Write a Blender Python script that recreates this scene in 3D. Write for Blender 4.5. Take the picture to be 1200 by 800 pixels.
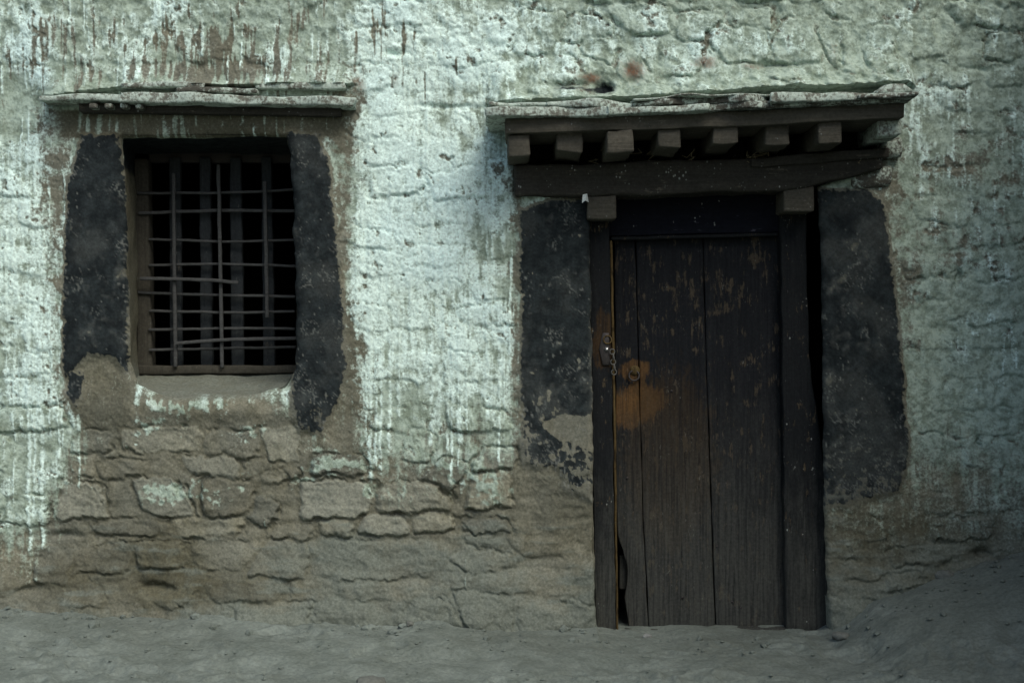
import bpy, bmesh, math, random
import numpy as np
from mathutils import Vector, noise as mnoise

R = math.radians
for o in list(bpy.data.objects):
    bpy.data.objects.remove(o)
scene = bpy.context.scene
COL = scene.collection

# ------------------------------------------------------------------ camera, sky, sun, exposure
PXM = 280.0            # photo pixels per metre on the wall plane
D = 6.0                # camera to wall, metres
ZC = (738 - 400) / PXM  # camera height above the door step
cam_data = bpy.data.cameras.new('camera')
cam = bpy.data.objects.new('camera', cam_data)
COL.objects.link(cam)
cam.location = (0, -D, ZC)
cam.rotation_euler = (R(90), 0, 0)
cam_data.sensor_width = 36.0
cam_data.lens = 36.0 * D / (1200 / PXM)
cam_data.clip_end = 500
scene.camera = cam

SUN_EL, SUN_AZ = 50.0, 30.0     # azimuth: degrees right of straight-on (soft light over the right shoulder)
world = bpy.data.worlds.new('World')
scene.world = world
world.use_nodes = True
wn = world.node_tree.nodes
wl = world.node_tree.links
sky = wn.new('ShaderNodeTexSky')
sky.sky_type = 'NISHITA'
sky.sun_disc = False
sky.sun_elevation = R(SUN_EL)
sky.sun_rotation = R(180 - SUN_AZ)
sky.dust_density = 3.0
sky.air_density = 1.0
sky.ozone_density = 1.0
wl.new(sky.outputs['Color'], wn['Background'].inputs['Color'])
wn['Background'].inputs['Strength'].default_value = 0.11

sun_data = bpy.data.lights.new('sun', 'SUN')
sun_data.energy = 1.7
sun_data.angle = R(36)
sun_data.color = (1.0, 0.97, 0.90)
sun = bpy.data.objects.new('sun', sun_data)
COL.objects.link(sun)
az = R(SUN_AZ)
to_sun = Vector((math.sin(az) * math.cos(R(SUN_EL)), -math.cos(az) * math.cos(R(SUN_EL)), math.sin(R(SUN_EL))))
sun.rotation_euler = to_sun.to_track_quat('Z', 'Y').to_euler()
sun.location = to_sun * 20

vs_ = scene.view_settings
vs_.view_transform = 'Standard'
vs_.look = 'None'
vs_.exposure = 0.28
vs_.gamma = 1.0
vs_.use_curve_mapping = False
scene.cycles.max_bounces = 3
scene.cycles.diffuse_bounces = 2
scene.cycles.glossy_bounces = 2

# ------------------------------------------------------------------ helpers
def P(u, v, Y=0.0):
    """photo pixel -> point on the plane at depth Y (wall plane Y=0)"""
    s = (D + Y) / D / PXM
    return ((u - 600) * s, Y, ZC + (400 - v) * s)

def tag(o, label=None, cat=None, group=None, kind=None):
    if label: o['label'] = label
    if cat: o['category'] = cat
    if group: o['group'] = group
    if kind: o['kind'] = kind
    return o

def link(name, me, mat=None, parent=None):
    o = bpy.data.objects.new(name, me)
    COL.objects.link(o)
    if mat: me.materials.append(mat)
    if parent: o.parent = parent
    return o

def empty(name, loc=(0, 0, 0), parent=None):
    o = bpy.data.objects.new(name, None)
    COL.objects.link(o)
    o.location = loc
    o.empty_display_size = 0.1
    if parent: o.parent = parent
    return o

def smooth(me):
    me.polygons.foreach_set('use_smooth', np.ones(len(me.polygons), dtype=bool))

def np_mesh(name, co, quads, normals=None, attrs=None):
    me = bpy.data.meshes.new(name)
    nv, nf = len(co), len(quads)
    me.vertices.add(nv)
    me.vertices.foreach_set('co', np.ascontiguousarray(co, dtype=np.float32).ravel())
    me.loops.add(nf * 4)
    me.loops.foreach_set('vertex_index', np.ascontiguousarray(quads, dtype=np.int32).ravel())
    me.polygons.add(nf)
    me.polygons.foreach_set('loop_start', np.arange(0, nf * 4, 4, dtype=np.int32))
    me.polygons.foreach_set('loop_total', np.full(nf, 4, dtype=np.int32))
    me.update(calc_edges=True)
    smooth(me)
    if attrs:
        for k, a in attrs.items():
            at = me.attributes.new(k, 'FLOAT_COLOR', 'POINT')
            at.data.foreach_set('color', np.ascontiguousarray(a, dtype=np.float32).ravel())
    if normals is not None:
        me.normals_split_custom_set_from_vertices(normals.tolist())
    return me

# ---- numpy noise
def perlin(x, y, seed=0):
    rng = np.random.RandomState(seed)
    perm = np.concatenate([rng.permutation(256)] * 2)
    ang = rng.rand(256) * 2 * np.pi
    gx, gy = np.cos(ang), np.sin(ang)
    xi = np.floor(x).astype(np.int64); yi = np.floor(y).astype(np.int64)
    xf = x - xi; yf = y - yi
    xi &= 255; yi &= 255
    u = xf * xf * xf * (xf * (xf * 6 - 15) + 10)
    v = yf * yf * yf * (yf * (yf * 6 - 15) + 10)
    def g(ix, iy, fx, fy):
        h = perm[perm[ix & 255] + (iy & 255)]
        return gx[h] * fx + gy[h] * fy
    a = g(xi, yi, xf, yf); b = g(xi + 1, yi, xf - 1, yf)
    c = g(xi, yi + 1, xf, yf - 1); d = g(xi + 1, yi + 1, xf - 1, yf - 1)
    return ((a + u * (b - a)) * (1 - v) + (c + u * (d - c)) * v) * 1.5

def fbm(x, y, sx, sy=None, octv=4, seed=0, gain=0.5):
    sy = sy or sx
    t = np.zeros_like(x); amp = 1.0; f = 1.0; n = 0
    for k in range(octv):
        t += amp * perlin(x / sx * f + 13.7 * k, y / sy * f + 7.1 * k, seed + k)
        n += amp; amp *= gain; f *= 2.03
    return t / n * 1.5

def sstep(a, b, x):
    t = np.clip((x - a) / (b - a), 0, 1)
    return t * t * (3 - 2 * t)

def ell(U, V, cx, cy, rx, ry):
    return np.exp(-(((U - cx) / rx) ** 2 + ((V - cy) / ry) ** 2))

def sdf(U, V, poly):
    """signed distance in px, positive inside"""
    d = np.full(U.shape, 1e9); inside = np.zeros(U.shape, bool)
    n = len(poly)
    for i in range(n):
        x0, y0 = poly[i]; x1, y1 = poly[(i + 1) % n]
        ex, ey = x1 - x0, y1 - y0
        t = np.clip(((U - x0) * ex + (V - y0) * ey) / (ex * ex + ey * ey), 0, 1)
        d = np.minimum(d, (U - x0 - t * ex) ** 2 + (V - y0 - t * ey) ** 2)
        c = ((y0 > V) != (y1 > V)) & (U < (x1 - x0) * (V - y0) / ((y1 - y0) if y1 != y0 else 1e-9) + x0)
        inside ^= c
    d = np.sqrt(d)
    return np.where(inside, d, -d)

# ------------------------------------------------------------------ materials
def new_mat(name):
    m = bpy.data.materials.new(name)
    m.use_nodes = True
    nt = m.node_tree
    return m, nt, nt.nodes['Principled BSDF']

class NT:
    """tiny node-graph helper"""
    def __init__(self, nt): self.nt = nt
    def n(self, t, **kw):
        x = self.nt.nodes.new(t)
        for k, v in kw.items(): setattr(x, k, v)
        return x
    def l(self, a, b): self.nt.links.new(a, b)
    def set(self, sock, v):
        if hasattr(v, 'links'): self.l(v, sock)
        else: sock.default_value = v
    def pos(self):
        return self.n('ShaderNodeNewGeometry').outputs['Position']
    def mapv(self, vec, scale, loc=(0, 0, 0)):
        m = self.n('ShaderNodeMapping'); self.l(vec, m.inputs['Vector'])
        m.inputs['Scale'].default_value = scale; m.inputs['Location'].default_value = loc
        return m.outputs['Vector']
    def noise(self, vec, scale, detail=4, rough=0.55, dist=0.0):
        x = self.n('ShaderNodeTexNoise'); self.l(vec, x.inputs['Vector'])
        x.inputs['Scale'].default_value = scale; x.inputs['Detail'].default_value = detail
        x.inputs['Roughness'].default_value = rough; x.inputs['Distortion'].default_value = dist
        return x.outputs['Fac']
    def voro(self, vec, scale, feature='F1'):
        x = self.n('ShaderNodeTexVoronoi', feature=feature); self.l(vec, x.inputs['Vector'])
        x.inputs['Scale'].default_value = scale
        return x.outputs['Distance']
    def math(self, op, a, b=0.0, c=0.0, clamp=False):
        x = self.n('ShaderNodeMath', operation=op, use_clamp=clamp)
        self.set(x.inputs[0], a); self.set(x.inputs[1], b); self.set(x.inputs[2], c)
        return x.outputs[0]
    def ramp(self, v, a, b, lo=0.0, hi=1.0):
        x = self.n('ShaderNodeMapRange', interpolation_type='SMOOTHSTEP')
        self.set(x.inputs['Value'], v); self.set(x.inputs['From Min'], a); self.set(x.inputs['From Max'], b)
        x.inputs['To Min'].default_value = lo; x.inputs['To Max'].default_value = hi
        return x.outputs['Result']
    def mix(self, f, a, b, mode='MIX'):
        x = self.n('ShaderNodeMix', data_type='RGBA', blend_type=mode)
        self.set(x.inputs['Factor'], f)
        for s, v in ((x.inputs['A'], a), (x.inputs['B'], b)):
            if hasattr(v, 'links'): self.l(v, s)
            else: s.default_value = (*v, 1) if len(v) == 3 else v
        return x.outputs['Result']
    def scale_col(self, col, f):
        x = self.n('ShaderNodeVectorMath', operation='SCALE')
        self.set(x.inputs[0], col); self.set(x.inputs['Scale'], f)
        return x.outputs[0]
    def bump(self, h, strength, dist, prev=None):
        x = self.n('ShaderNodeBump'); self.l(h, x.inputs['Height'])
        x.inputs['Strength'].default_value = strength; x.inputs['Distance'].default_value = dist
        if prev: self.l(prev, x.inputs['Normal'])
        return x.outputs['Normal']
    def attr(self, name):
        a = self.n('ShaderNodeAttribute', attribute_name=name)
        s = self.n('ShaderNodeSeparateColor'); self.l(a.outputs['Color'], s.inputs[0])
        return s.outputs[0], s.outputs[1], s.outputs[2], a.outputs['Alpha']

def wall_material():
    m, nt, b = new_mat('weathered_whitewash')
    g = NT(nt); p = g.pos()
    wash, bright, black, dust = g.attr('m1')
    rust, tint, brown, pale = g.attr('m2')
    nf = g.noise(p, 95, 3, 0.65)
    nm = g.noise(p, 24, 4, 0.62)
    nl = g.noise(p, 4.5, 2, 0.5)
    ns = g.noise(g.mapv(p, (60, 60, 6)), 1.0, 2, 0.6)
    sf = g.math('SUBTRACT', nf, 0.5); sm = g.math('SUBTRACT', nm, 0.5); ss = g.math('SUBTRACT', ns, 0.5)
    # bare earth plaster / stone
    mud = g.mix(g.ramp(nm, .3, .7), (0.125, 0.120, 0.080), (0.220, 0.212, 0.155))
    mud = g.mix(g.ramp(nl, 0.35, 0.7), mud, (0.145, 0.148, 0.115))
    mud = g.mix(g.math('MULTIPLY', tint, 0.75), mud, (0.185, 0.195, 0.158))
    mud = g.mix(brown, mud, (0.080, 0.077, 0.050))
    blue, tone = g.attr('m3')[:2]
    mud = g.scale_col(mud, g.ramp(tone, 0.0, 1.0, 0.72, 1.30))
    # thin and thick limewash
    w1 = g.math('ADD', wash, g.math('MULTIPLY', sf, 0.9))
    w1 = g.math('ADD', w1, g.math('MULTIPLY', ss, 0.4))
    w1 = g.ramp(w1, 0.12, 0.85)
    thin = g.mix(g.ramp(nm, .3, .7), (0.20, 0.25, 0.19), (0.41, 0.51, 0.425))
    c = g.mix(w1, mud, thin)
    b1 = g.math('ADD', bright, g.math('MULTIPLY', sf, 0.7))
    b1 = g.math('ADD', b1, g.math('MULTIPLY', g.math('ADD', ss, sm), 0.6))
    b1 = g.math('MULTIPLY', g.ramp(b1, 0.2, 0.8), w1)
    c = g.mix(b1, c, g.mix(nf, (0.58, 0.735, 0.66), (0.72, 0.89, 0.81)))
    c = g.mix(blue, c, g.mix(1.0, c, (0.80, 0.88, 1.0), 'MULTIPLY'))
    # algae and grime speckle held in the rough lime
    sp = g.math('MULTIPLY', g.ramp(g.math('ADD', nf, g.math('MULTIPLY', sm, 0.8)), 0.58, 0.80), 0.5)
    c = g.mix(g.math('MULTIPLY', sp, w1), c, (0.17, 0.18, 0.125))
    # rust / brown stains
    r1 = g.ramp(g.math('ADD', rust, g.math('MULTIPLY', g.math('ADD', sm, sf), 0.9)), 0.2, 1.0)
    c = g.mix(r1, c, g.mix(nm, (0.085, 0.042, 0.024), (0.17, 0.105, 0.065)))
    # black paint with flakes; on the window reveal, painted shade
    k1 = g.math('ADD', black, g.math('MULTIPLY', sf, 0.8))
    k1 = g.ramp(k1, 0.25, 0.7)
    blk = g.mix(g.ramp(nm, .3, .75), (0.009, 0.0125, 0.0135), (0.026, 0.034, 0.035))
    c = g.mix(k1, c, blk)
    c = g.mix(g.math('MULTIPLY', pale, 0.7), c, (0.22, 0.235, 0.21))
    d1 = g.ramp(g.math('ADD', dust, g.math('MULTIPLY', sm, 0.8)), 0.15, 1.0)
    c = g.mix(d1, c, g.mix(nm, (0.118, 0.133, 0.108), (0.168, 0.188, 0.157)))
    c = g.scale_col(c, g.ramp(nf, 0.2, 0.8, 0.70, 1.28))
    g.l(c, b.inputs['Base Color'])
    b.inputs['Roughness'].default_value = 0.93
    b.inputs['Specular IOR Level'].default_value = 0.15
    g.l(g.bump(nf, 0.55, 0.004), b.inputs['Normal'])
    return m

def ground_material():
    m, nt, b = new_mat('dusty_earth')
    g = NT(nt); p = g.pos()
    nf = g.noise(p, 70, 4, 0.65); nm = g.noise(p, 9, 4, 0.6); nl = g.noise(p, 1.6, 2, 0.5)
    c = g.mix(g.ramp(nm, .3, .7), (0.128, 0.150, 0.130), (0.185, 0.215, 0.19))
    c = g.mix(g.ramp(nl, 0.4, 0.7, 0, .7), c, (0.122, 0.140, 0.119))
    c = g.scale_col(c, g.ramp(nf, 0.2, 0.8, 0.75, 1.2))
    g.l(c, b.inputs['Base Color'])
    b.inputs['Roughness'].default_value = 0.97
    b.inputs['Specular IOR Level'].default_value = 0.1
    nrm = g.bump(nf, 0.6, 0.008)
    g.l(nrm, b.inputs['Normal'])
    return m

def wood_material(name, dark, mid, worn, worn_amt, vertical=True, specks=0.0, patch=None, spec=0.06, dustz=None):
    """old painted wood: grain along z or x, worn to bare wood in flakes, lime splashes, optional worn patches (u,v,rx,ry)"""
    m, nt, b = new_mat(name)
    g = NT(nt); p = g.pos()
    gs = (90, 90, 3.0) if vertical else (3.0, 90, 90)
    gr = g.noise(g.mapv(p, gs), 1.0, 5, 0.65, 0.3)
    nm = g.noise(p, 14, 5, 0.6); nf = g.noise(p, 80, 5, 0.65)
    fl = g.noise(g.mapv(p, (60, 60, 12) if vertical else (12, 60, 60)), 1.0, 4, 0.72)
    c = g.mix(gr, dark, mid)
    wv = g.math('ADD', fl, g.math('MULTIPLY', g.math('SUBTRACT', nm, 0.5), 0.8))
    w = g.ramp(wv, 0.72 - worn_amt, 0.80 - worn_amt * 0.6)
    c = g.mix(g.math('MULTIPLY', w, 0.8), c, worn)
    if patch:
        for (u, v, Y, rx, ry, col, k) in patch:
            x, y, z = P(u, v, Y)
            q = g.mapv(p, (PXM / rx, 0.0, PXM / ry), (-x * PXM / rx, 0.0, -z * PXM / ry))
            ln = g.n('ShaderNodeVectorMath', operation='LENGTH'); g.l(q, ln.inputs[0])
            dd = g.math('ADD', ln.outputs['Value'], g.math('MULTIPLY', g.math('SUBTRACT', fl, 0.5), 1.3))
            dd = g.math('ADD', dd, g.math('MULTIPLY', g.math('SUBTRACT', nm, 0.5), 1.0))
            f = g.math('MULTIPLY', g.ramp(dd, 0.72, 1.0, k, 0.0), g.ramp(gr, 0.36, 0.56, 0.45, 1.0))
            c = g.mix(f, c, g.scale_col(g.mix(gr, col, tuple(min(1, x_ * 1.6) for x_ in col)), 1.0))
    if dustz:
        sp = g.n('ShaderNodeSeparateXYZ'); g.l(p, sp.inputs[0])
        dz = g.math('ADD', sp.outputs['Z'], g.math('MULTIPLY', g.math('SUBTRACT', fl, 0.5), 0.9))
        c = g.mix(g.math('MULTIPLY', g.ramp(dz, 0.0, dustz, 0.72, 0.0), g.ramp(gr, 0.30, 0.62, 0.35, 1.0)), c, (0.078, 0.081, 0.070))
    if vertical:
        fk = g.noise(g.mapv(p, (120, 120, 40), (3.1, 0, 1.7)), 1.0, 2, 0.6)
        c = g.mix(g.math('MULTIPLY', g.ramp(fk, 0.66, 0.74), g.ramp(nm, .45, .65, 0.1, 0.75)), c, (0.13, 0.135, 0.12))
    if specks > 0:
        vo = g.voro(g.mapv(p, (70, 70, 48)), 1.0)
        s = g.math('MULTIPLY', g.ramp(g.math('ADD', vo, g.math('MULTIPLY', g.math('SUBTRACT', fl, .5), .5)), 0.13, 0.26, 1.0, 0.0), g.ramp(nm, 0.62 - specks, 0.70 - specks))
        c = g.mix(g.math('MULTIPLY', s, 0.8), c, (0.34, 0.36, 0.33))
    c = g.scale_col(c, g.ramp(nf, 0.2, 0.8, 0.75, 1.25))
    g.l(c, b.inputs['Base Color'])
    b.inputs['Roughness'].default_value = 0.75
    b.inputs['Specular IOR Level'].default_value = spec
    nrm = g.bump(gr, 0.8, 0.004)
    nrm = g.bump(w, 0.3, 0.002, nrm)
    nrm = g.bump(nf, 0.25, 0.003, nrm)
    g.l(nrm, b.inputs['Normal'])
    return m

def stone_material(name, a, bcol, lime=0.0):
    m, nt, b = new_mat(name)
    g = NT(nt); p = g.pos()
    nf = g.noise(p, 75, 6, 0.65); nm = g.noise(p, 13, 5, 0.6)
    c = g.mix(nm, a, bcol)
    if lime:
        geo = g.n('ShaderNodeNewGeometry')
        l_ = g.ramp(g.math('ADD', nf, g.math('MULTIPLY', g.math('SUBTRACT', nm, 0.5), 0.9)), 0.55 - lime * 0.42, 0.80 - lime * 0.42)
        c = g.mix(g.math('MULTIPLY', l_, .85), c, g.mix(nf, (0.33, 0.40, 0.34), (0.55, 0.66, 0.58)))
    c = g.scale_col(c, g.ramp(nf, 0.2, 0.8, 0.75, 1.2))
    g.l(c, b.inputs['Base Color'])
    b.inputs['Roughness'].default_value = 0.92
    b.inputs['Specular IOR Level'].default_value = 0.15
    nrm = g.bump(nm, 0.5, 0.012)
    nrm = g.bump(nf, 0.6, 0.006, nrm)
    g.l(nrm, b.inputs['Normal'])
    return m

def plain_material(name, col, rough=0.6, metal=0.0, var=0.3):
    m, nt, b = new_mat(name)
    g = NT(nt); p = g.pos()
    nf = g.noise(p, 120, 4, 0.6)
    c = g.scale_col(g.mix(nf, col, tuple(x * 1.4 for x in col)), 1.0)
    g.l(c, b.inputs['Base Color'])
    b.inputs['Roughness'].default_value = rough
    b.inputs['Metallic'].default_value = metal
    g.l(g.bump(nf, var, 0.002), b.inputs['Normal'])
    return m

M_WALL = wall_material()
M_GROUND = ground_material()
OCH = (0.085, 0.047, 0.018)
M_DOOR = wood_material('black_painted_door_wood', (0.0035, 0.0045, 0.0062), (0.022, 0.024, 0.026), (0.07, 0.058, 0.040), 0.15,
                       True, 0.0, patch=[(738, 478, .17, 40, 29, OCH, 0.95), (755, 470, .17, 30, 22, OCH, 0.8), (744, 434, .17, 19, 14, OCH, 0.8),
                                          (785, 540, .17, 62, 120, (0.028, 0.019, 0.010), 0.6)], dustz=1.15)
M_TRANSOM = wood_material('blue_black_transom_wood', (0.004, 0.005, 0.008), (0.010, 0.0115, 0.017), (0.07, 0.07, 0.09), 0.04, False, 0.03)
M_JAMB = wood_material('black_jamb_wood', (0.006, 0.0075, 0.009), (0.019, 0.021, 0.0215), (0.085, 0.066, 0.04), 0.08, True, 0.03,
                       patch=[(708, 398, .1, 16, 36, (0.04, 0.024, 0.011), 0.7)], dustz=0.8)
M_OCHRE = wood_material('bare_ochre_wood', (0.05, 0.036, 0.014), (0.12, 0.088, 0.04), (0.02, 0.016, 0.01), 0.2, True)
M_LINTEL = wood_material('soot_brown_beam', (0.022, 0.0215, 0.018), (0.066, 0.063, 0.053), (0.11, 0.10, 0.08), 0.09, False, 0.10)
M_JOIST = wood_material('grey_brown_joist_wood', (0.048, 0.045, 0.035), (0.112, 0.106, 0.085), (0.17, 0.16, 0.13), 0.05, False, 0.02)
M_LATTICE = wood_material('grey_lattice_wood', (0.045, 0.047, 0.046), (0.085, 0.089, 0.086), (0.03, 0.03, 0.03), 0.06, False, 0.0)
M_MULLION = wood_material('dark_mullion_wood', (0.020, 0.024, 0.026), (0.040, 0.046, 0.048), (0.07, 0.065, 0.055), 0.03, True, 0.0)
M_FRAME = wood_material('brown_window_frame_wood', (0.035, 0.033, 0.026), (0.07, 0.067, 0.053), (0.11, 0.10, 0.075), 0.05, True, 0.0)
M_SLAB = stone_material('slate_slab', (0.11, 0.11, 0.088), (0.20, 0.205, 0.17), 0.52)
M_SLABD = stone_material('dark_slate_slab', (0.055, 0.054, 0.044), (0.13, 0.128, 0.104), 0.25)
M_ROCK = stone_material('earth_stone', (0.10, 0.108, 0.094), (0.18, 0.192, 0.17), 0.0)
M_ROCKD = stone_material('dark_earth_stone', (0.05, 0.046, 0.04), (0.11, 0.10, 0.088), 0.0)
M_ROCKP = stone_material('pale_stone', (0.17, 0.18, 0.165), (0.28, 0.295, 0.275), 0.0)
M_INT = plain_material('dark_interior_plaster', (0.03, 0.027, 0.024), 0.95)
M_IRON = plain_material('dark_iron', (0.035, 0.032, 0.03), 0.55, 0.6)
M_CHAIN = plain_material('dull_grey_iron', (0.075, 0.077, 0.07), 0.6, 0.3)
M_STEEL = plain_material('bright_steel', (0.75, 0.76, 0.74), 0.28, 0.9, 0.05)
M_PAPER = plain_material('white_paper', (0.66, 0.70, 0.66), 0.9)
M_STRAW = plain_material('dry_straw', (0.20, 0.17, 0.10), 0.8)

# ------------------------------------------------------------------ wall fields (photo pixel coordinates on the wall plane)
def axis(lo, f0, f1, hi, step, grow=1.22):
    a = list(np.arange(f0, f1 + step * .5, step))
    x, s = f0, step
    left = []
    while x > lo:
        s *= grow; x -= s; left.append(max(x, lo))
    x, s = a[-1], step
    right = []
    while x < hi:
        s *= grow; x += s; right.append(min(x, hi))
    return np.array(left[::-1] + a + right)

ua = axis(-900, -24, 1224, 2100, 1.5)
va = axis(-500, -20, 752, 800, 1.5)
U, V = np.meshgrid(ua, va)
n_huge = fbm(U, V, 210, octv=3, seed=1)
n_big = fbm(U, V, 85, octv=4, seed=11)
n_med = fbm(U, V, 30, octv=4, seed=21)
n_fine = fbm(U, V, 9, octv=4, seed=31)
n_tiny = fbm(U, V, 4.2, octv=2, seed=41)
streak = fbm(U, V, 7, 75, octv=4, seed=51)
streak2 = fbm(U, V, 3.6, 40, octv=3, seed=61)
horiz = fbm(U, V, 60, 12, octv=4, seed=71)
UW = U + 7 * n_med + 3 * n_fine
VW = V + 7 * fbm(U, V, 28, octv=4, seed=81) + 3 * fbm(U, V, 9, octv=3, seed=91)

HOLE_WIN = [(140, 160), (336, 160), (342, 220), (346, 330), (347, 430), (334, 450), (300, 462), (190, 463), (160, 452), (152, 425), (149, 330), (146, 230)]
HOLE_DOOR = [(604, 150), (1040, 134), (1036, 186), (958, 218), (962, 300), (966, 600), (970, 760), (698, 760), (696, 600), (691, 232), (604, 226)]
K_POLYS = {
    'wl': [(97, 156), (137, 160), (149, 250), (150, 432), (130, 417), (106, 412), (92, 428), (76, 440), (75, 330), (82, 220)],
    'wl2': [(79, 436), (100, 440), (97, 462), (90, 476), (80, 462)],
    'wr': [(336, 156), (374, 158), (386, 200), (396, 300), (404, 430), (394, 470), (378, 505), (348, 502), (344, 440), (343, 300)],
    'dl': [(611, 246), (640, 236), (694, 234), (694, 588), (668, 572), (655, 548), (618, 546), (611, 470)],
    'dr': [(956, 224), (1012, 222), (1034, 236), (1046, 330), (1056, 430), (1064, 545), (1050, 576), (1000, 588), (962, 592)],
}
BROWN_PATCH = [(632, 492), (662, 486), (694, 482), (694, 528), (652, 520), (640, 506)]

# --- whitewash coverage
vb = np.interp(U, [-900, 0, 40, 62, 85, 110, 150, 320, 345, 405, 425, 470, 540, 600, 1050, 1100, 1180, 1300, 2100],
               [640, 640, 640, 600, 535, 480, 440, 440, 470, 480, 530, 545, 525, 545, 545, 550, 575, 580, 590])
soft = 1 + 1.1 * sstep(900, 1000, U)
wash = sstep(-70, 62, (vb - V + 44 * n_med + 44 * streak + 26 * n_fine + 20 * n_big) / soft)
pit = n_med * 0.55 + n_fine * 0.55 + 0.25 * n_big
wash *= 1 - 0.75 * sstep(0.28, 0.62, pit)
stv = streak * 0.75 + streak2 * 0.35 + n_med * 0.35
zone = (1.1 * ell(U, V, 250, 62, 80, 42) + 0.75 * ell(U, V, 230, 85, 130, 16) + 0.55 * ell(U, V, 60, 60, 60, 60)
        + 0.5 * ell(U, V, 360, 45, 60, 40) + 0.5 * ell(U, V, 460, 50, 30, 40) + 0.25)
wash *= 1 - np.clip(sstep(0.40, 0.85, stv + 0.55 * zone), 0, 1) * 0.9 * sstep(170, 120, V) * (0.12 + 0.88 * sstep(640, 520, U))
holes = (0.9 * ell(U, V, 418, 112, 18, 26) + 0.75 * ell(U, V, 404, 175, 16, 60) + 0.8 * ell(U, V, 402, 300, 10, 80)
         + 0.95 * ell(U, V, 410, 440, 20, 90) + 0.6 * ell(U, V, 66, 300, 16, 150) + 0.5 * ell(U, V, 60, 200, 30, 50)
         + 0.85 * ell(U, V, 605, 400, 8, 160) + 0.75 * ell(U, V, 606, 205, 18, 30)
         + 0.5 * ell(U, V, 1150, 200, 70, 38) + 0.75 * ell(U, V, 1035, 205, 22, 45) + 0.45 * ell(U, V, 1055, 330, 20, 120)
         + 0.35 * ell(U, V, 705, 105, 30, 14) + 0.4 * ell(U, V, 1120, 290, 70, 30))
wash *= 1 - np.clip(holes * 1.05 + 0.9 * (n_med * .6 + n_fine * .6) * (holes > .06), 0, 1)
lint = sstep(55, 75, U) * sstep(415, 395, U) * sstep(124, 132, V) * sstep(166, 158, V)
wash *= 1 - lint * (0.93 - 0.7 * sstep(0.1, 0.5, streak + 0.55 * ell(U, V, 205, 145, 16, 22) + .5 * ell(U, V, 110, 150, 28, 18) - .12))
extra = (0.85 * ell(U, V, 225, 474, 75, 10) * sstep(-.5, .3, streak + n_med) + 0.5 * ell(U, V, 170, 500, 40, 16) + 0.55 * ell(U, V, 300, 505, 20, 14)
         + 0.75 * ell(U, V, 400, 543, 42, 14) + 0.7 * ell(U, V, 195, 575, 40, 16) + 0.5 * ell(U, V, 255, 583, 20, 16)
         + 0.75 * ell(U, V, 432, 575, 12, 12) + 0.6 * ell(U, V, 570, 565, 38, 22) + 0.6 * ell(U, V, 520, 545, 40, 22)
         + 0.35 * ell(U, V, 330, 560, 50, 18))
wash = np.maximum(wash, sstep(0.35, 0.75, extra + 0.65 * (n_med * .5 + n_fine * .7)))

wash *= 1 - 0.92 * sstep(-8, 8, sdf(UW, VW, [(70, 412), (158, 404), (160, 505), (110, 512), (78, 480)]) - 6 * streak)
wash *= 1 - 0.95 * sstep(598, 614, U + 8 * n_med) * sstep(705, 695, U) * sstep(505, 525, V)
# --- thick bright lime and its runs
bright = (0.95 * ell(U, V, 510, 300, 95, 215) + 0.45 * ell(U, V, 480, 60, 110, 80) + 0.55 * ell(U, V, 45, 320, 45, 190)
          + 0.5 * ell(U, V, 430, 330, 22, 160) + 0.28 * ell(U, V, 150, 60, 200, 60) + 0.30 * ell(U, V, 800, 60, 330, 55)
          + 0.30 * ell(U, V, 1110, 130, 70, 110) + 0.10 + 0.16 * ell(U, V, 1160, 400, 50, 90))
bright -= 0.22 * sstep(1040, 1080, U) * sstep(180, 330, V)  # greyer wash at lower right, standing for the dimmer light there
bright += 0.10 * sstep(640, 560, U) + 0.05
bright += 0.5 * n_med + 0.5 * n_big + 0.3 * n_huge + 0.30 * n_fine + 0.25 * streak
bright *= 1 - 0.45 * sstep(620, 720, U) * sstep(140, 90, V) * 0.6
bright += 0.3 * sstep(1040, 1080, U) * (streak + streak2 * .6)
bright *= 1 - 0.65 * sstep(430, 560, V + 40 * n_big) * sstep(80, 110, U)
bright = np.clip(bright - 0.06, 0, 1)
rng = np.random.RandomState(5)
drips = [(434, 250, 585, 3.2), (446, 300, 560, 2.2), (456, 280, 535, 2.8), (505, 250, 525, 2.6), (540, 270, 522, 3.4), (490, 240, 470, 2.2),
         (34, 380, 650, 2.6), (49, 380, 645, 3.4), (40, 450, 610, 2.0), (93, 515, 575, 1.8), (189, 560, 580, 1.4), (547, 380, 510, 1.8),
         (530, 440, 560, 1.6), (310, 600, 622, 1.3), (189, 612, 625, 1.2), (547, 640, 700, 1.0)]
for k in range(70):
    x = rng.uniform(418, 605); y0 = rng.uniform(20, 420)
    drips.append((x, y0, y0 + rng.uniform(40, 170), rng.uniform(0.9, 2.4)))
for k in range(40):
    x = rng.uniform(-20, 420); y0 = rng.uniform(-20, 70)
    drips.append((x, y0, y0 + rng.uniform(20, 70), rng.uniform(0.8, 2.0)))
for k in range(0):
    x = rng.uniform(1065, 1215); y0 = rng.uniform(20, 460)
    drips.append((x, y0, y0 + rng.uniform(30, 120), rng.uniform(0.9, 2.2)))
for k in range(26):
    x = rng.uniform(0, 78); y0 = rng.uniform(120, 480)
    drips.append((x, y0, y0 + rng.uniform(40, 140), rng.uniform(0.9, 2.2)))
drip = np.zeros_like(U)
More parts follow.
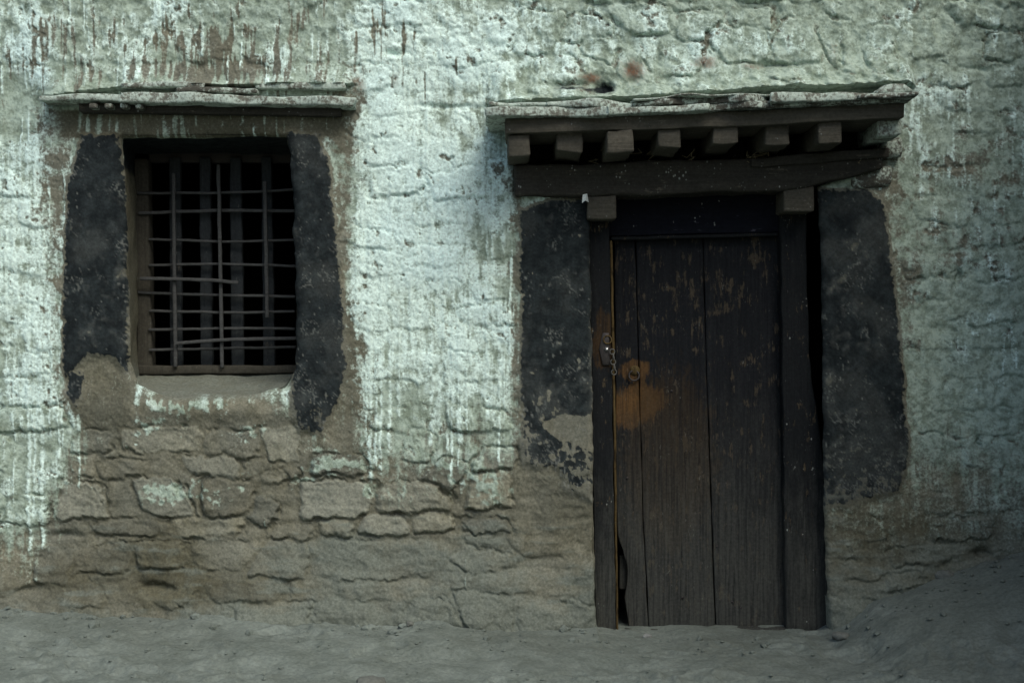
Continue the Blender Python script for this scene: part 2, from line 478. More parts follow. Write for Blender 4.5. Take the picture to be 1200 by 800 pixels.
for (x, y0, y1, w) in drips:
    i0, i1 = np.searchsorted(ua, [x - 14, x + 14]); j0, j1 = np.searchsorted(va, [y0 - 8, y1 + 8])
    s = (slice(j0, j1), slice(i0, i1))
    if j1 <= j0 or i1 <= i0: continue
    uu = U[s] + 1.6 * n_big[s] + 1.3 * n_fine[s] - x
    f = np.exp(-(uu / w) ** 2) * sstep(y0 - 6, y0 + 25, V[s]) * sstep(y1 + 4, y1 - 10, V[s]) * (0.62 + 0.5 * n_fine[s] + .2)
    drip[s] = np.maximum(drip[s], f)
drip = np.clip(drip, 0, 1)
wash = np.maximum(wash, drip * 0.95)
bright = np.maximum(bright, drip * 0.9)

# --- black bands round the openings
black = np.zeros_like(U); bandh = np.zeros_like(U)
for k, pl in K_POLYS.items():
    s = sdf(U + 3.2 * n_med + 2.2 * n_fine, V + .6 * (VW - V), pl)
    black = np.maximum(black, sstep(-4, 4, s + 2.5 * n_tiny))
    bandh = np.maximum(bandh, sstep(-9, 4, s))
black *= 1 - sstep(-3, 3, sdf(UW, VW, BROWN_PATCH))
low = sstep(380, 560, V)
flake = n_fine * 0.6 + n_med * 0.35 + 0.25 * streak2
dl = sstep(600, 620, U) * sstep(700, 690, U)
black *= 1 - (0.5 + 0.35 * dl) * sstep(0.45, 0.66, flake + 0.26 * low + 0.22 * dl * low + 0.45 * sstep(530, 590, V) + 0.35 * sstep(440, 500, V) * sstep(420, 400, U))
black *= 1 - 0.5 * sstep(0.5, 0.75, n_big * .8 + n_med * .4)
wash *= 1 - sstep(0.1, 0.5, bandh) * sstep(0.15, 0.5, np.maximum(black, bandh * .9))
pale = 0.8 * sstep(0.68, 0.92, fbm(U, V, 3.2, 7, octv=3, seed=101) * .9 + 0.5 * fbm(U, V, 45, octv=3, seed=103) + 0.18 * low) * (bandh > 0.2)
scr = 1 - np.abs(fbm(U + .35 * V, V, 9, 30, octv=2, seed=105)) * 14
scr2 = 1 - np.abs(fbm(U - .6 * V, V, 12, 26, octv=2, seed=107)) * 14
pale = np.maximum(pale, 0.7 * np.clip(np.maximum(scr, scr2), 0, 1) * sstep(0.15, .55, fbm(U, V, 34, octv=3, seed=109) + .3 * low) * (bandh > .3))
pale = np.maximum(pale, 0.20 * sstep(0.2, 0.6, n_fine * .4 + n_med * .5 + n_big * .5 + .35 * low) * (bandh > 0.2))
black = np.maximum(black, np.clip(0.95 * ell(UW, VW, 706, 105, 13, 9) + .7 * ell(UW, VW, 668, 105, 26, 5), 0, 1) * (V < 116))
fade = sstep(0.0, .6, fbm(U, V, 70, octv=4, seed=117) + .45 * low + 0.4 * ell(U, V, 640, 260, 50, 40) + .5 * ell(U, V, 1000, 250, 50, 50) - .1)
pale = np.maximum(pale, 0.15 * fade * (bandh > 0.2))
pale = np.maximum(pale, 0.55 * ell(U, V, 694, 455, 3.5, 80) * (0.7 + n_fine))
# --- rust, brown stains, dust
rust = np.clip(0.95 * ell(U, V, 741, 84, 15, 15) + 0.9 * ell(U, V, 692, 93, 16, 8) + 0.8 * ell(U, V, 826, 76, 18, 9) + 0.6 * ell(U, V, 880, 80, 18, 6)
               + 0.6 * ell(U, V, 975, 65, 10, 25) * 0.6 + 0.5 * ell(U, V, 422, 100, 12, 16) + .55 * ell(U, V, 464, 95, 5, 12) + 0.4 * ell(U, V, 627, 218, 20, 6), 0, 1)
brown = np.clip(0.75 * lint + 0.5 * ell(U, V, 270, 55, 40, 40) + 1.3 * ell(U, V, 198, 668, 44, 44) + 0.8 * ell(U, V, 80, 680, 70, 30) + 0.6 * ell(U, V, 280, 690, 90, 24) + 0.4 * ell(U, V, 660, 600, 60, 60)
                + 0.6 * ell(U, V, 685, 700, 22, 26) + 0.95 * ell(U, V, 1060, 640, 120, 60) + 0.3 * n_big + 0.45 * ell(U, V, 415, 420, 22, 110)
                + 0.5 * sstep(-6, 6, sdf(UW, VW, [(78, 418), (150, 410), (152, 500), (90, 505)])) * (1 - black) * 0.8, 0, 1)
dust = np.clip(sstep(560, 735, V + 60 * n_big + 25 * horiz) * (0.35 + 0.45 * sstep(300, 380, U + 40 * n_big)) + 0.25 * ell(U, V, 1110, 520, 80, 60) + 0.55 * ell(U, V, 440, 650, 130, 30), 0, 1)
dust = np.clip(dust + 0.8 * sstep(690, 728, V + 22 * n_big + 10 * n_med - 12 * sstep(400, 300, U)) + 0.7 * ell(U, V, 245, 464, 95, 7) + 0.35 * sstep(0.2, 0.6, horiz) * sstep(470, 560, V), 0, 1)

# --- stones: centre, size, turn, relief
def relief_at(u, v):
    if v > 640: return 0.75
    if u < 612 and v > 470: return 1.0
    if 415 < u < 612: return 0.5 if v > 130 else 0.45
    if v < 112 and u > 620: return 0.85
    if v < 112: return 0.3
    if u > 1040: return 0.5 if v < 560 else .8
    return 0.4
stones = []
explicit = [(192, 583, 66, 40, 8, 1.5), (482, 584, 98, 40, -2, 1.6), (394, 588, 84, 48, 3, 1.2), (400, 544, 62, 26, 0, 1.0), (524, 556, 40, 40, 20, 1.0),
            (574, 576, 50, 40, -5, 1.2), (582, 538, 48, 28, 0, 1.2), (270, 583, 62, 44, 0, 1.2), (322, 562, 34, 14, -5, 1.4), (345, 556, 18, 14, 0, 1.5),
            (96, 588, 62, 42, 4, 1.0), (142, 550, 60, 24, -4, 1.0), (248, 546, 70, 26, 3, 1.0), (305, 600, 40, 34, 25, 1.0), (95, 547, 30, 28, 0, .9),
            (150, 618, 90, 20, 2, 1.0), (244, 618, 84, 22, -2, 1.2), (340, 624, 60, 18, 4, 1.2), (392, 618, 46, 22, 0, 1.0), (450, 614, 54, 26, 0, 1.1),
            (508, 610, 58, 26, -2, 1.1), (570, 616, 62, 18, 3, 1.1), (330, 655, 60, 42, 5, 1.0), (440, 655, 140, 44, 0, .7), (450, 690, 100, 26, 0, .6),
            (120, 655, 80, 30, -6, .9), (190, 650, 60, 32, 0, 1.0), (262, 650, 72, 36, 3, .9), (60, 662, 46, 40, 0, .9), (90, 695, 70, 26, 0, .7),
            (200, 697, 70, 24, 0, .8), (290, 692, 90, 24, 0, .7), (568, 655, 70, 30, 15, .8), (632, 640, 60, 26, 0, .7), (610, 680, 90, 30, 0, .6),
            (190, 515, 90, 28, 0, 1.0), (270, 520, 70, 34, 0, 1.0), (330, 520, 40, 40, 0, .8), (110, 518, 50, 26, 0, .8),
            (692, 34, 62, 34, 5, 1.1), (756, 24, 66, 34, 0, 1.3), (820, 30, 52, 36, 0, 1.0), (705, 55, 50, 34, 20, .9), (740, 80, 40, 36, 0, 1.0),
            (800, 70, 56, 44, 0, .9), (870, 52, 66, 48, -4, .9), (935, 50, 54, 56, 0, 1.0), (984, 55, 46, 66, 0, 1.2), (912, 88, 40, 20, 0, 1.3),
            (1030, 60, 44, 54, 0, .8), (655, 85, 60, 34, 0, .7), (630, 40, 54, 50, 0, .7), (880, 22, 60, 24, 0, .9), (1085, 45, 60, 44, 0, .6),
            (480, 370, 54, 34, 0, .8), (535, 345, 50, 30, 0, .7), (580, 290, 50, 26, 0, .9), (510, 300, 60, 26, 0, .7), (570, 330, 56, 40, 0, .7),
            (475, 430, 70, 36, 0, .8), (550, 430, 60, 40, 0, .8), (470, 490, 66, 30, 0, .8), (560, 490, 70, 30, 0, .8), (515, 250, 60, 26, 0, .6),
            (1080, 650, 80, 24, -6, .9), (1020, 620, 70, 30, 0, .8), (1130, 620, 80, 26, -4, .8), (1010, 665, 60, 24, -8, .9), (1060, 680, 50, 18, -10, .9), (1160, 585, 70, 28, 0, .6), (1095, 590, 60, 28, 0, .6)]
for (cx, cy, w, h, r, k) in explicit:
    stones.append([cx, cy, w * .53, h * .54, R(r), k * relief_at(cx, cy) if k < 1 else k * max(.5, relief_at(cx, cy)), 1])
rs = np.random.RandomState(77)
EXC = [[(60, 110), (425, 110), (420, 150), (408, 440), (345, 512), (140, 500), (75, 480), (65, 300)],
       [(560, 100), (1085, 95), (1080, 250), (1068, 600), (960, 600), (975, 745), (690, 745), (605, 560), (608, 240)]]
def inpoly(x, y, pl):
    return sdf(np.array([x]), np.array([y]), pl)[0]
v0 = -40.0
while v0 < 735:
    hgt = rs.uniform(24, 44); u0 = -60 + rs.uniform(-30, 0)
    while u0 < 1260:
        wd = rs.uniform(38, 100)
        cx, cy = u0 + wd / 2, v0 + hgt / 2 + rs.uniform(-5, 5)
        u0 += wd
        if max(inpoly(cx, cy, e) for e in EXC) > -min(wd, hgt) * 0.45: continue
        if any(abs(cx - s[0]) < wd * .42 + s[2] * .8 and abs(cy - s[1]) < hgt * .40 + s[3] * .8 for s in stones if s[6]): continue
        stones.append([cx, cy, wd * .52, hgt * .54 * rs.uniform(.85, 1.1), R(rs.uniform(-9, 9)), relief_at(cx, cy) * rs.uniform(.45, 1.15), 0])
    v0 += hgt
M1 = np.full(U.shape, 9.0); M2 = np.full(U.shape, 9.0); SID = np.full(U.shape, -1, np.int32); SB = np.ones(U.shape)
SX = U + 5.0 * n_med + 2.6 * n_fine + 6 * n_big; SY = V + 5.0 * fbm(U, V, 30, octv=4, seed=121) + 2.2 * fbm(U, V, 9, octv=3, seed=131)
loc_s = np.zeros(U.shape); REL = np.zeros(U.shape)
sr = np.random.RandomState(9)
for k, (cx, cy, a, b, r, rel, ex) in enumerate(stones):
    pad = 1.7 * max(a, b) + 14
    i0, i1 = np.searchsorted(ua, [cx - pad, cx + pad]); j0, j1 = np.searchsorted(va, [cy - pad, cy + pad])
    s = (slice(j0, j1), slice(i0, i1))
    dx, dy = SX[s] - cx, SY[s] - cy
    x = dx * math.cos(r) + dy * math.sin(r); y = -dx * math.sin(r) + dy * math.cos(r)
    x = x + y * sr.uniform(-.5, .5)
    a_ = a * (1 + sr.uniform(-.25, .25) * y / b)
    pw = sr.uniform(3.5, 9)
    m = (np.abs(x / np.maximum(a_, 4)) ** pw + np.abs(y / b) ** pw) ** (1 / pw)
    c1 = m < M1[s]
    M2[s] = np.where(c1, M1[s], np.minimum(M2[s], m))
    SID[s] = np.where(c1, k, SID[s]); SB[s] = np.where(c1, min(a, b), SB[s])
    tl = sr.uniform(-1, 1) * x / a * 0.006 + sr.uniform(.1, 1) * y / b * 0.009 + sr.uniform(-.005, .006)
    loc_s[s] = np.where(c1, tl, loc_s[s]); REL[s] = np.where(c1, rel, REL[s])
    M1[s] = np.where(c1, m, M1[s])
e = np.minimum((1 - M1) * SB, (M2 - M1) * SB * 0.5)
jw = 0.9 + 1.0 * n_med + 1.1 * n_fine
prof = 1 - (1 - np.clip((e - jw) / 3.2, 0, 1)) ** 2.0
inst = (e > jw + 0.3) & (SID >= 0) & (M1 < 1)
joint = np.exp(-((e - jw + 0.6) / 1.6) ** 2) * (SID >= 0)
STONE_H = REL * ((0.006 + 0.005 * np.abs(fbm(U, V, 24, 16, octv=4, seed=161))) * prof + loc_s * 0.8 * np.clip((e - jw) / 4, 0, 1) * 1.3 - 0.012 * joint * sstep(-.25, .35, n_med + .5 * n_big))

# --- height (towards the viewer)
H = 0.016 * n_huge + 0.012 * n_big + STONE_H
H += 0.0042 * n_med + 0.0019 * n_fine + 0.0009 * n_tiny
H += 0.0035 * sstep(470, 600, V) * horiz + 0.010 * sstep(600, 660, V) * fbm(U, V, 45, 24, octv=4, seed=151)
rough_up = sstep(125, 60, V) * 0.0035 + 0.0015
H += rough_up * (1 - np.abs(fbm(U, V, 34, octv=4, seed=141)) * 3)
H += 0.0022 * np.clip(wash, 0, 1) + 0.0035 * drip
H -= 0.006 * sstep(0.30, 0.7, pit) * (1 - bandh)
foot = sstep(600, 740, V)
H += 0.075 * foot ** 1.6 * (1 - 0.6 * sstep(640, 690, U) * sstep(1000, 965, U)) + 0.02 * foot * n_big
H = H * (1 - 0.72 * bandh) + 0.014 * bandh
# mortar fillets above the two ledges
for (x0, x1, pts, dep, fall) in ((578, 1064, [(578, 122), (760, 116), (900, 106), (1064, 100)], 0.16, 22), (52, 412, [(52, 113), (150, 102), (412, 98)], 0.075, 16)):
    edge = np.interp(U, [q[0] for q in pts], [q[1] for q in pts])
    f = np.exp(-np.clip(edge - V, 0, 999) / fall) * (V < edge + 2) * sstep(x0 - 12, x0 + 14, U) * sstep(x1 + 12, x1 - 14, U)
    H += dep * f * (0.75 + 0.35 * n_med + .2 * n_big)
# cavities and rolled edges at the openings
dw = sdf(U + 3 * n_med, V + 3 * n_big, HOLE_WIN); dd = sdf(U + 2 * n_med, V + 2 * n_big, HOLE_DOOR)
rollw = np.clip(1 + dw / 11.0, 0, 1); rolld = np.clip(1 + dd / 6.0, 0, 1)
H -= 0.035 * (1 - np.sqrt(np.clip(1 - rollw ** 2, 0, 1))) + 0.02 * (1 - np.sqrt(np.clip(1 - rolld ** 2, 0, 1)))
H += 0.03 * ell(U, V, 245, 480, 110, 16)
for (cx, cy, rx, ry, d) in ((705, 104, 11, 9, .05), (672, 103, 24, 5, .03), (912, 76, 18, 3, .03), (464, 62, 12, 4, .02), (1123, 322, 4, 9, .03), (1147, 518, 2.5, 7, .03),
                            (1150, 645, 10, 6, .04), (185, 687, 22, 5, .03), (36, 690, 16, 4, .03), (135, 724, 14, 3, .02), (75, 628, 14, 4, .025),
                            (210, 571, 3, 9, .02), (985, 70, 3, 14, .02), (525, 125, 40, 3, .015), (1150, 80, 26, 3, .015), (690, 560, 10, 4, .01)):
    H -= d * ell(U + 5 * n_fine, V + 4 * n_med, cx, cy, rx, ry)
wash *= 1 - 0.55 * np.clip(joint, 0, 1) * np.clip(REL * 1.4, 0, 1) * sstep(-.2, .4, n_fine + n_med)
bright *= 1 - 0.6 * np.clip(joint, 0, 1) * np.clip(REL, 0, 1)
wash = np.clip(wash, 0, 1)
brown = np.clip(brown + 0.3 * np.clip(joint, 0, 1) * np.clip(REL, 0, 1), 0, 1)
tint_tab = np.random.RandomState(4).rand(len(stones) + 1)
tint = np.where(inst, np.clip(0.25 + (tint_tab[SID] - .25) * np.clip(REL * 1.3, 0, 1), 0, 1), 0.25)

dm = np.maximum(dw, dd)
gdu = np.gradient(dm, axis=1) / np.gradient(U, axis=1); gdv = np.gradient(dm, axis=0) / np.gradient(V, axis=0)
gl = np.hypot(gdu, gdv) + 1e-6
sh = np.where((dm > 0) & (dm < 4.5), dm, 0)
US, VS = U - sh * gdu / gl, V - sh * gdv / gl
X = (US - 600) / PXM; Z = ZC + (400 - VS) / PXM; Y = -H
co = np.stack([X, Y, Z], -1)
du = np.gradient(co, axis=1); dv = np.gradient(co, axis=0)
nr = np.cross(dv, du); nr /= np.linalg.norm(nr, axis=-1, keepdims=True) + 1e-12
if nr[50, 50, 1] > 0: nr = -nr
blue = np.clip(0.9 * ell(U, V, 588, 175, 28, 40) + 0.75 * sstep(1050, 1180, U + 40 * n_med) * sstep(150, 380, V + 60 * n_big) + 0.45 * ell(U, V, 40, 120, 40, 60) + .3 * ell(U, V, 520, 260, 60, 90) + .35 * n_big, 0, 1)  # blue tint in the wash; beside the canopy it stands for shade
tone_tab = np.random.RandomState(14).uniform(-1, 1, len(stones) + 1)
tone = np.where(inst, 0.5 + 0.5 * tone_tab[SID] * np.clip(REL, 0, 1), 0.45)
a3 = np.stack([blue, tone, blue, blue], -1)
a1 = np.stack([wash, bright, black, dust], -1); a2 = np.stack([rust, tint, brown, pale], -1)

nv, nu = U.shape
idx = np.arange(nv * nu).reshape(nv, nu)
uc = (U[:-1, :-1] + U[1:, 1:]) / 2; vc = (V[:-1, :-1] + V[1:, 1:]) / 2
hole = (dm[:-1, :-1] > 0) & (dm[1:, :-1] > 0) & (dm[:-1, 1:] > 0) & (dm[1:, 1:] > 0)
quads = np.stack([idx[:-1, :-1], idx[1:, :-1], idx[1:, 1:], idx[:-1, 1:]], -1)
fs = np.where(inst[:-1, :-1] & inst[1:, 1:] & (SID[:-1, :-1] == SID[1:, 1:]) & (SID[:-1, 1:] == SID[1:, :-1]) & (SID[:-1, :-1] == SID[1:, :-1]),
              SID[:-1, :-1], -1)
fs[REL[:-1, :-1] < 0.18] = -1
co_f, nr_f, a1_f, a2_f, a3_f = co.reshape(-1, 3), nr.reshape(-1, 3), a1.reshape(-1, 4), a2.reshape(-1, 4), a3.reshape(-1, 4)
remap = np.full(nv * nu, -1, np.int64)

house = empty('stone_house')
tag(house, 'whitewashed rubble stone house front with black bordered door and barred window', 'house')

def part_mesh(name, q, skirt=0.0, origin=None):
    vid = np.unique(q)
    remap[vid] = np.arange(len(vid))
    c = co_f[vid].copy(); n = nr_f[vid]; A, B, C3 = a1_f[vid], a2_f[vid], a3_f[vid]
    qq = remap[q]
    if skirt:
        ed = np.concatenate([qq[:, [0, 1]], qq[:, [1, 2]], qq[:, [2, 3]], qq[:, [3, 0]]])
        key = np.sort(ed, 1); key = key[:, 0] * (len(vid) + 1) + key[:, 1]
        _, first, cnt = np.unique(key, return_index=True, return_counts=True)
        be = ed[first[cnt == 1]]
        bv = np.unique(be)
        m = np.full(len(vid), -1); m[bv] = len(vid) + np.arange(len(bv))
        back = c[bv].copy(); back[:, 1] += skirt
        c = np.concatenate([c, back]); n = np.concatenate([n, n[bv]]); A = np.concatenate([A, A[bv]]); B = np.concatenate([B, B[bv]]); C3 = np.concatenate([C3, C3[bv]])
        sk = np.stack([be[:, 1], be[:, 0], m[be[:, 0]], m[be[:, 1]]], -1)
        qq = np.concatenate([qq, sk])
    if origin is not None: c = c - np.array(origin)
    return np_mesh(name, c, qq, n, {'m1': A, 'm2': B, 'm3': C3})

ok = ~hole
wall = link('wall', part_mesh('wall', quads[ok & (fs < 0)]), M_WALL, house)
tag(wall, 'mottled lime-washed earth plaster over rubble stone')
ids, cnts = np.unique(fs[ok & (fs >= 0)], return_counts=True)
for k, c_ in zip(ids, cnts):
    if c_ < 60: continue
    q = quads[ok & (fs == k)]
    s = stones[k]
    org = ((s[0] - 600) / PXM, 0.0, ZC + (400 - s[1]) / PXM)
    o = link('stone', part_mesh('stone', q, 0.05, org), M_WALL, wall)
    o.location = org
small = [k for k, c_ in zip(ids, cnts) if c_ < 60]
if small:
    o = link('stone_chips', part_mesh('stone_chips', quads[ok & np.isin(fs, small)]), M_WALL, wall)
    tag(o, kind='stuff')

# ------------------------------------------------------------------ added block out of frame on the right, there to shade the wall
def shade_block():
    ys = np.arange(-3.4, .25, .06); zs = np.arange(-.6, 3.3, .06)
    Yg, Zg = np.meshgrid(ys, zs)
    Xg = 2.32 + 0.03 * fbm(Yg * 100, Zg * 100, 60, octv=4, seed=301)
    c = np.stack([Xg, Yg, Zg], -1).reshape(-1, 3)
    i = np.arange(Xg.size).reshape(Xg.shape)
    q = np.stack([i[:-1, :-1], i[1:, :-1], i[1:, 1:], i[:-1, 1:]], -1).reshape(-1, 4)
    n = len(c)
    box = np.array([(x, y, z) for x in (2.38, 5.2) for y in (-3.38, .18) for z in (-.6, 3.25)])
    bq = np.array([(0, 1, 3, 2), (4, 6, 7, 5), (0, 4, 5, 1), (2, 3, 7, 6), (1, 5, 7, 3), (0, 2, 6, 4)]) + n
    o = link('added_shade_block', np_mesh('added_shade_block', np.concatenate([c, box]), np.concatenate([q, bq])), M_WALL)
    tag(o, 'plain earth plastered block added out of view to shade the right side', 'house')
shade_block()

# ------------------------------------------------------------------ generic rough solids
def lin(pts):
    xs = [p[0] for p in pts]; ys = [p[1] for p in pts]
    return lambda x: float(np.interp(x, xs, ys))

def rough_solid(name, front, Y0, Y1, mat, parent, size, amp=0.003, nscale=9.0, edge=0.006, seed=0, shear=None, res=0.03, ends=0.0):
    """solid whose front outline is front(a,b)->photo px at depth Y0, running straight back to Y1; rounded arrises, hand-cut waviness"""
    w, h = size; d = abs(Y1 - Y0)
    def lines(L):
        n = max(1, int(L / res)); ed = min(edge / L, .3)
        return [0, ed] + [ed + (1 - 2 * ed) * i / n for i in range(1, n)] + [1 - ed, 1]
    A, B, C = lines(w), lines(h), lines(d)
    vid = {}; verts = []; faces = []
    off = Vector((seed * 3.17, seed * 1.71, seed * 5.3))
    def vert(i, j, k):
        key = (i, j, k)
        if key in vid: return vid[key]
        a, b, c = A[i], B[j], C[k]
        u, v = front(a, b)
        x, _, z = P(u, v, Y0)
        y = Y0 + (Y1 - Y0) * c
        # rounding: vertices on an arris are pulled in
        oa = -1 if i == 0 else (1 if i == len(A) - 1 else 0)
        ob = -1 if j == 0 else (1 if j == len(B) - 1 else 0)
        oc = -1 if k == 0 else (1 if k == len(C) - 1 else 0)
        n_on = abs(oa) + abs(ob) + abs(oc)
        if n_on >= 2:
            f = edge * (0.30 if n_on == 2 else 0.42)
            x -= oa * f; z += ob * f; y -= oc * f * (1 if Y1 > Y0 else -1)
        p = Vector((x, y, z))
        nvv = mnoise.noise_vector(p * nscale + off) * amp + mnoise.noise_vector(p * nscale * 3.3 + off) * amp * 0.4
        if ends:
            nvv.x += mnoise.noise(p * 17 + off) * ends * (1 if oa else 0)
            nvv.y += mnoise.noise(Vector((x * 7, 0, z * 2)) + off) * ends * 2.0 * (1 - c)
        p += nvv
        if shear: p = shear(p, a, b, c)
        vid[key] = len(verts); verts.append(p)
        return vid[key]
    na, nb, nc = len(A) - 1, len(B) - 1, len(C) - 1
    for i in range(na):
        for j in range(nb):
            faces.append((vert(i, j, 0), vert(i, j + 1, 0), vert(i + 1, j + 1, 0), vert(i + 1, j, 0)))
            faces.append((vert(i, j, nc), vert(i + 1, j, nc), vert(i + 1, j + 1, nc), vert(i, j + 1, nc)))
    for i in range(na):
        for k in range(nc):
            faces.append((vert(i, 0, k), vert(i + 1, 0, k), vert(i + 1, 0, k + 1), vert(i, 0, k + 1)))
            faces.append((vert(i, nb, k), vert(i, nb, k + 1), vert(i + 1, nb, k + 1), vert(i + 1, nb, k)))
    for j in range(nb):
        for k in range(nc):
            faces.append((vert(0, j, k), vert(0, j, k + 1), vert(0, j + 1, k + 1), vert(0, j + 1, k)))
            faces.append((vert(na, j, k), vert(na, j + 1, k), vert(na, j + 1, k + 1), vert(na, j, k + 1)))
    cen = sum(verts, Vector()) / len(verts)
    me = bpy.data.meshes.new(name)
    me.from_pydata([v - cen for v in verts], [], faces)
    me.update(); smooth(me)
    o = link(name, me, mat, parent)
    o.location = cen - (parent.location if parent else Vector()) - (parent.parent.location if parent and parent.parent else Vector())
    return o

def hquad(u0, u1, top, bot):
    """piece described by top and bottom edges (px polylines over u)"""
    t = lin(top) if isinstance(top, list) else (lambda x: top); b_ = lin(bot) if isinstance(bot, list) else (lambda x: bot)
    def f(a, b):
        u = u0 + (u1 - u0) * a
        return u, t(u) + (b_(u) - t(u)) * b
    return f

def vquad(v0, v1, left, right):
    l_ = lin(left) if isinstance(left, list) else (lambda x: left); r_ = lin(right) if isinstance(right, list) else (lambda x: right)
    def f(a, b):
        v = v0 + (v1 - v0) * b
        return l_(v) + (r_(v) - l_(v)) * a, v
    return f

def loft(name, front, back, Y0, Y1, mat, parent, n=10, sub=10, amp=0.006, bow=0.0):
    """reveal surface between two closed px outlines with the same corners"""
    F = []; Bk = []
    m = len(front)
    for i in range(m):
        for t in range(sub):
            s = t / sub
            F.append([front[i][q] * (1 - s) + front[(i + 1) % m][q] * s for q in (0, 1)])
            Bk.append([back[i][q] * (1 - s) + back[(i + 1) % m][q] * s for q in (0, 1)])
    verts = []; faces = []; L = len(F)
    for k in range(n + 1):
        c = k / n
        y = Y0 + (Y1 - Y0) * c
        for i in range(L):
            p0 = Vector(P(*F[i], Y0)); p1 = Vector(P(*Bk[i], Y1))
            p = p0.lerp(p1, c)
            p += mnoise.noise_vector(p * 9) * amp * min(1, c * 4) + mnoise.noise_vector(p * 30) * amp * .4
            verts.append(p)
    for k in range(n):
        for i in range(L):
            j = (i + 1) % L
            faces.append((k * L + i, k * L + j, (k + 1) * L + j, (k + 1) * L + i))
    me = bpy.data.meshes.new(name); me.from_pydata(verts, [], faces); me.update(); smooth(me)
    return link(name, me, mat, parent)

# ------------------------------------------------------------------ house shell (closed dark interior)
def shell():
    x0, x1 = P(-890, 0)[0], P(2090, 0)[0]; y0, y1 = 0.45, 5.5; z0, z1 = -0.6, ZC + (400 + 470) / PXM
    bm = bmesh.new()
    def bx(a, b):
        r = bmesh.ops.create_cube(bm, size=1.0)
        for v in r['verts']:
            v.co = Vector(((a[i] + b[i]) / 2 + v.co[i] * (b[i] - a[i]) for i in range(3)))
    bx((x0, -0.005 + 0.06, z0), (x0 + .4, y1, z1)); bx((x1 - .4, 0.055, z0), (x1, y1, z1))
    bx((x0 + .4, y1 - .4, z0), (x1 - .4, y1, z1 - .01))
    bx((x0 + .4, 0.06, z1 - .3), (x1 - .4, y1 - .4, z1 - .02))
    me = bpy.data.meshes.new('rear_shell'); bm.to_mesh(me); bm.free()
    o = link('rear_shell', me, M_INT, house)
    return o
shell()

# ------------------------------------------------------------------ window
WY = 0.40
window = empty('window', P(245, 445, 0), house)
tag(window, 'small deep window opening with dark wooden lattice')
front = [(139, 158), (338, 158), (345, 230), (349, 340), (349, 432), (335, 452), (302, 465), (188, 466), (158, 454), (150, 426), (147, 330), (144, 230)]
back = [(160, 180), (350, 180), (352, 230), (352, 340), (352, 425), (350, 436), (302, 437), (200, 437), (163, 437), (163, 425), (162, 330), (161, 230)]
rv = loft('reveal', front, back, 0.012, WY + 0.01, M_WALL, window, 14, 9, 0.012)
rv.location = -window.location
m2 = rv.data.attributes.new('m2', 'FLOAT_COLOR', 'POINT'); m1 = rv.data.attributes.new('m1', 'FLOAT_COLOR', 'POINT')
A1 = np.zeros((len(rv.data.vertices), 4)); A2 = np.zeros_like(A1)
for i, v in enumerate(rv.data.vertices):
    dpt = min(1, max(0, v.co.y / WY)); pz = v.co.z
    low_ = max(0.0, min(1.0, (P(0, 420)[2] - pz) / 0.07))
    A1[i] = (0, 0, max(0.0, min(1.0, (pz - P(0, 205)[2]) / 0.08)), 0.75 * low_)  # top of the reveal blackened to stand for shade in the recess
    A2[i] = (0, 0.1, 0.55 * (1 - low_), 0)
m3 = rv.data.attributes.new('m3', 'FLOAT_COLOR', 'POINT')
m3.data.foreach_set('color', np.tile(np.array([0, .5, 0, 0], np.float32), len(A1)))
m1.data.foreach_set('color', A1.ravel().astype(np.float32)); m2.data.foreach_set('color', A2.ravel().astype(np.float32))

def wsolid(name, f, y0, y1, mat, size, **kw):
    return rough_solid(name, f, y0, y1, mat, window, size, **kw)
# fixed frame
wsolid('frame_stile', vquad(186, 438, [(186, 157), (438, 161)], [(186, 173), (438, 178)]), WY - 0.03, WY + .05, M_FRAME, (.06, .92), seed=1)
wsolid('frame_stile', vquad(186, 438, [(186, 346), (438, 348)], [(186, 355), (438, 357)]), WY - 0.03, WY + .05, M_FRAME, (.04, .92), seed=2)
wsolid('frame_head', hquad(174, 346, 176, 190), WY + 0.03, WY + .08, M_INT, (.62, .05), seed=3)  # dark interior colour on the head stands for shade at the recess top
wsolid('frame_sill', hquad(158, 352, [(158, 428), (352, 428)], [(158, 439), (352, 437)]), WY - 0.055, WY + .05, M_FRAME, (.7, .04), seed=4)
# flat mullions behind
for i, (l0, l1, r0, r1) in enumerate(((198, 199, 211, 213), (233, 235, 246, 249), (269, 271, 282, 286), (306, 308, 318, 322))):
    wsolid('mullion', vquad(184, 430, [(184, l0), (430, l1)], [(184, r0), (430, r1)]), WY + .002, WY + .04, M_MULLION, (.055, .85), seed=10 + i, amp=.004)
# thin upright bars in front of the cross bars
for i, (x0, x1, v0_, v1_, w) in enumerate(((203, 205, 203, 430, 4.2), (255.5, 260, 193, 431, 4.2), (310, 312.5, 212, 372, 4.4))):
    wsolid('upright_bar', vquad(v0_, v1_, [(v0_, x0 - w / 2), (v1_, x1 - w / 2)], [(v0_, x0 + w / 2), (v1_, x1 + w / 2)]), WY - .075, WY - .058, M_LATTICE, (.016, .8), seed=20 + i, amp=.003, edge=.004)
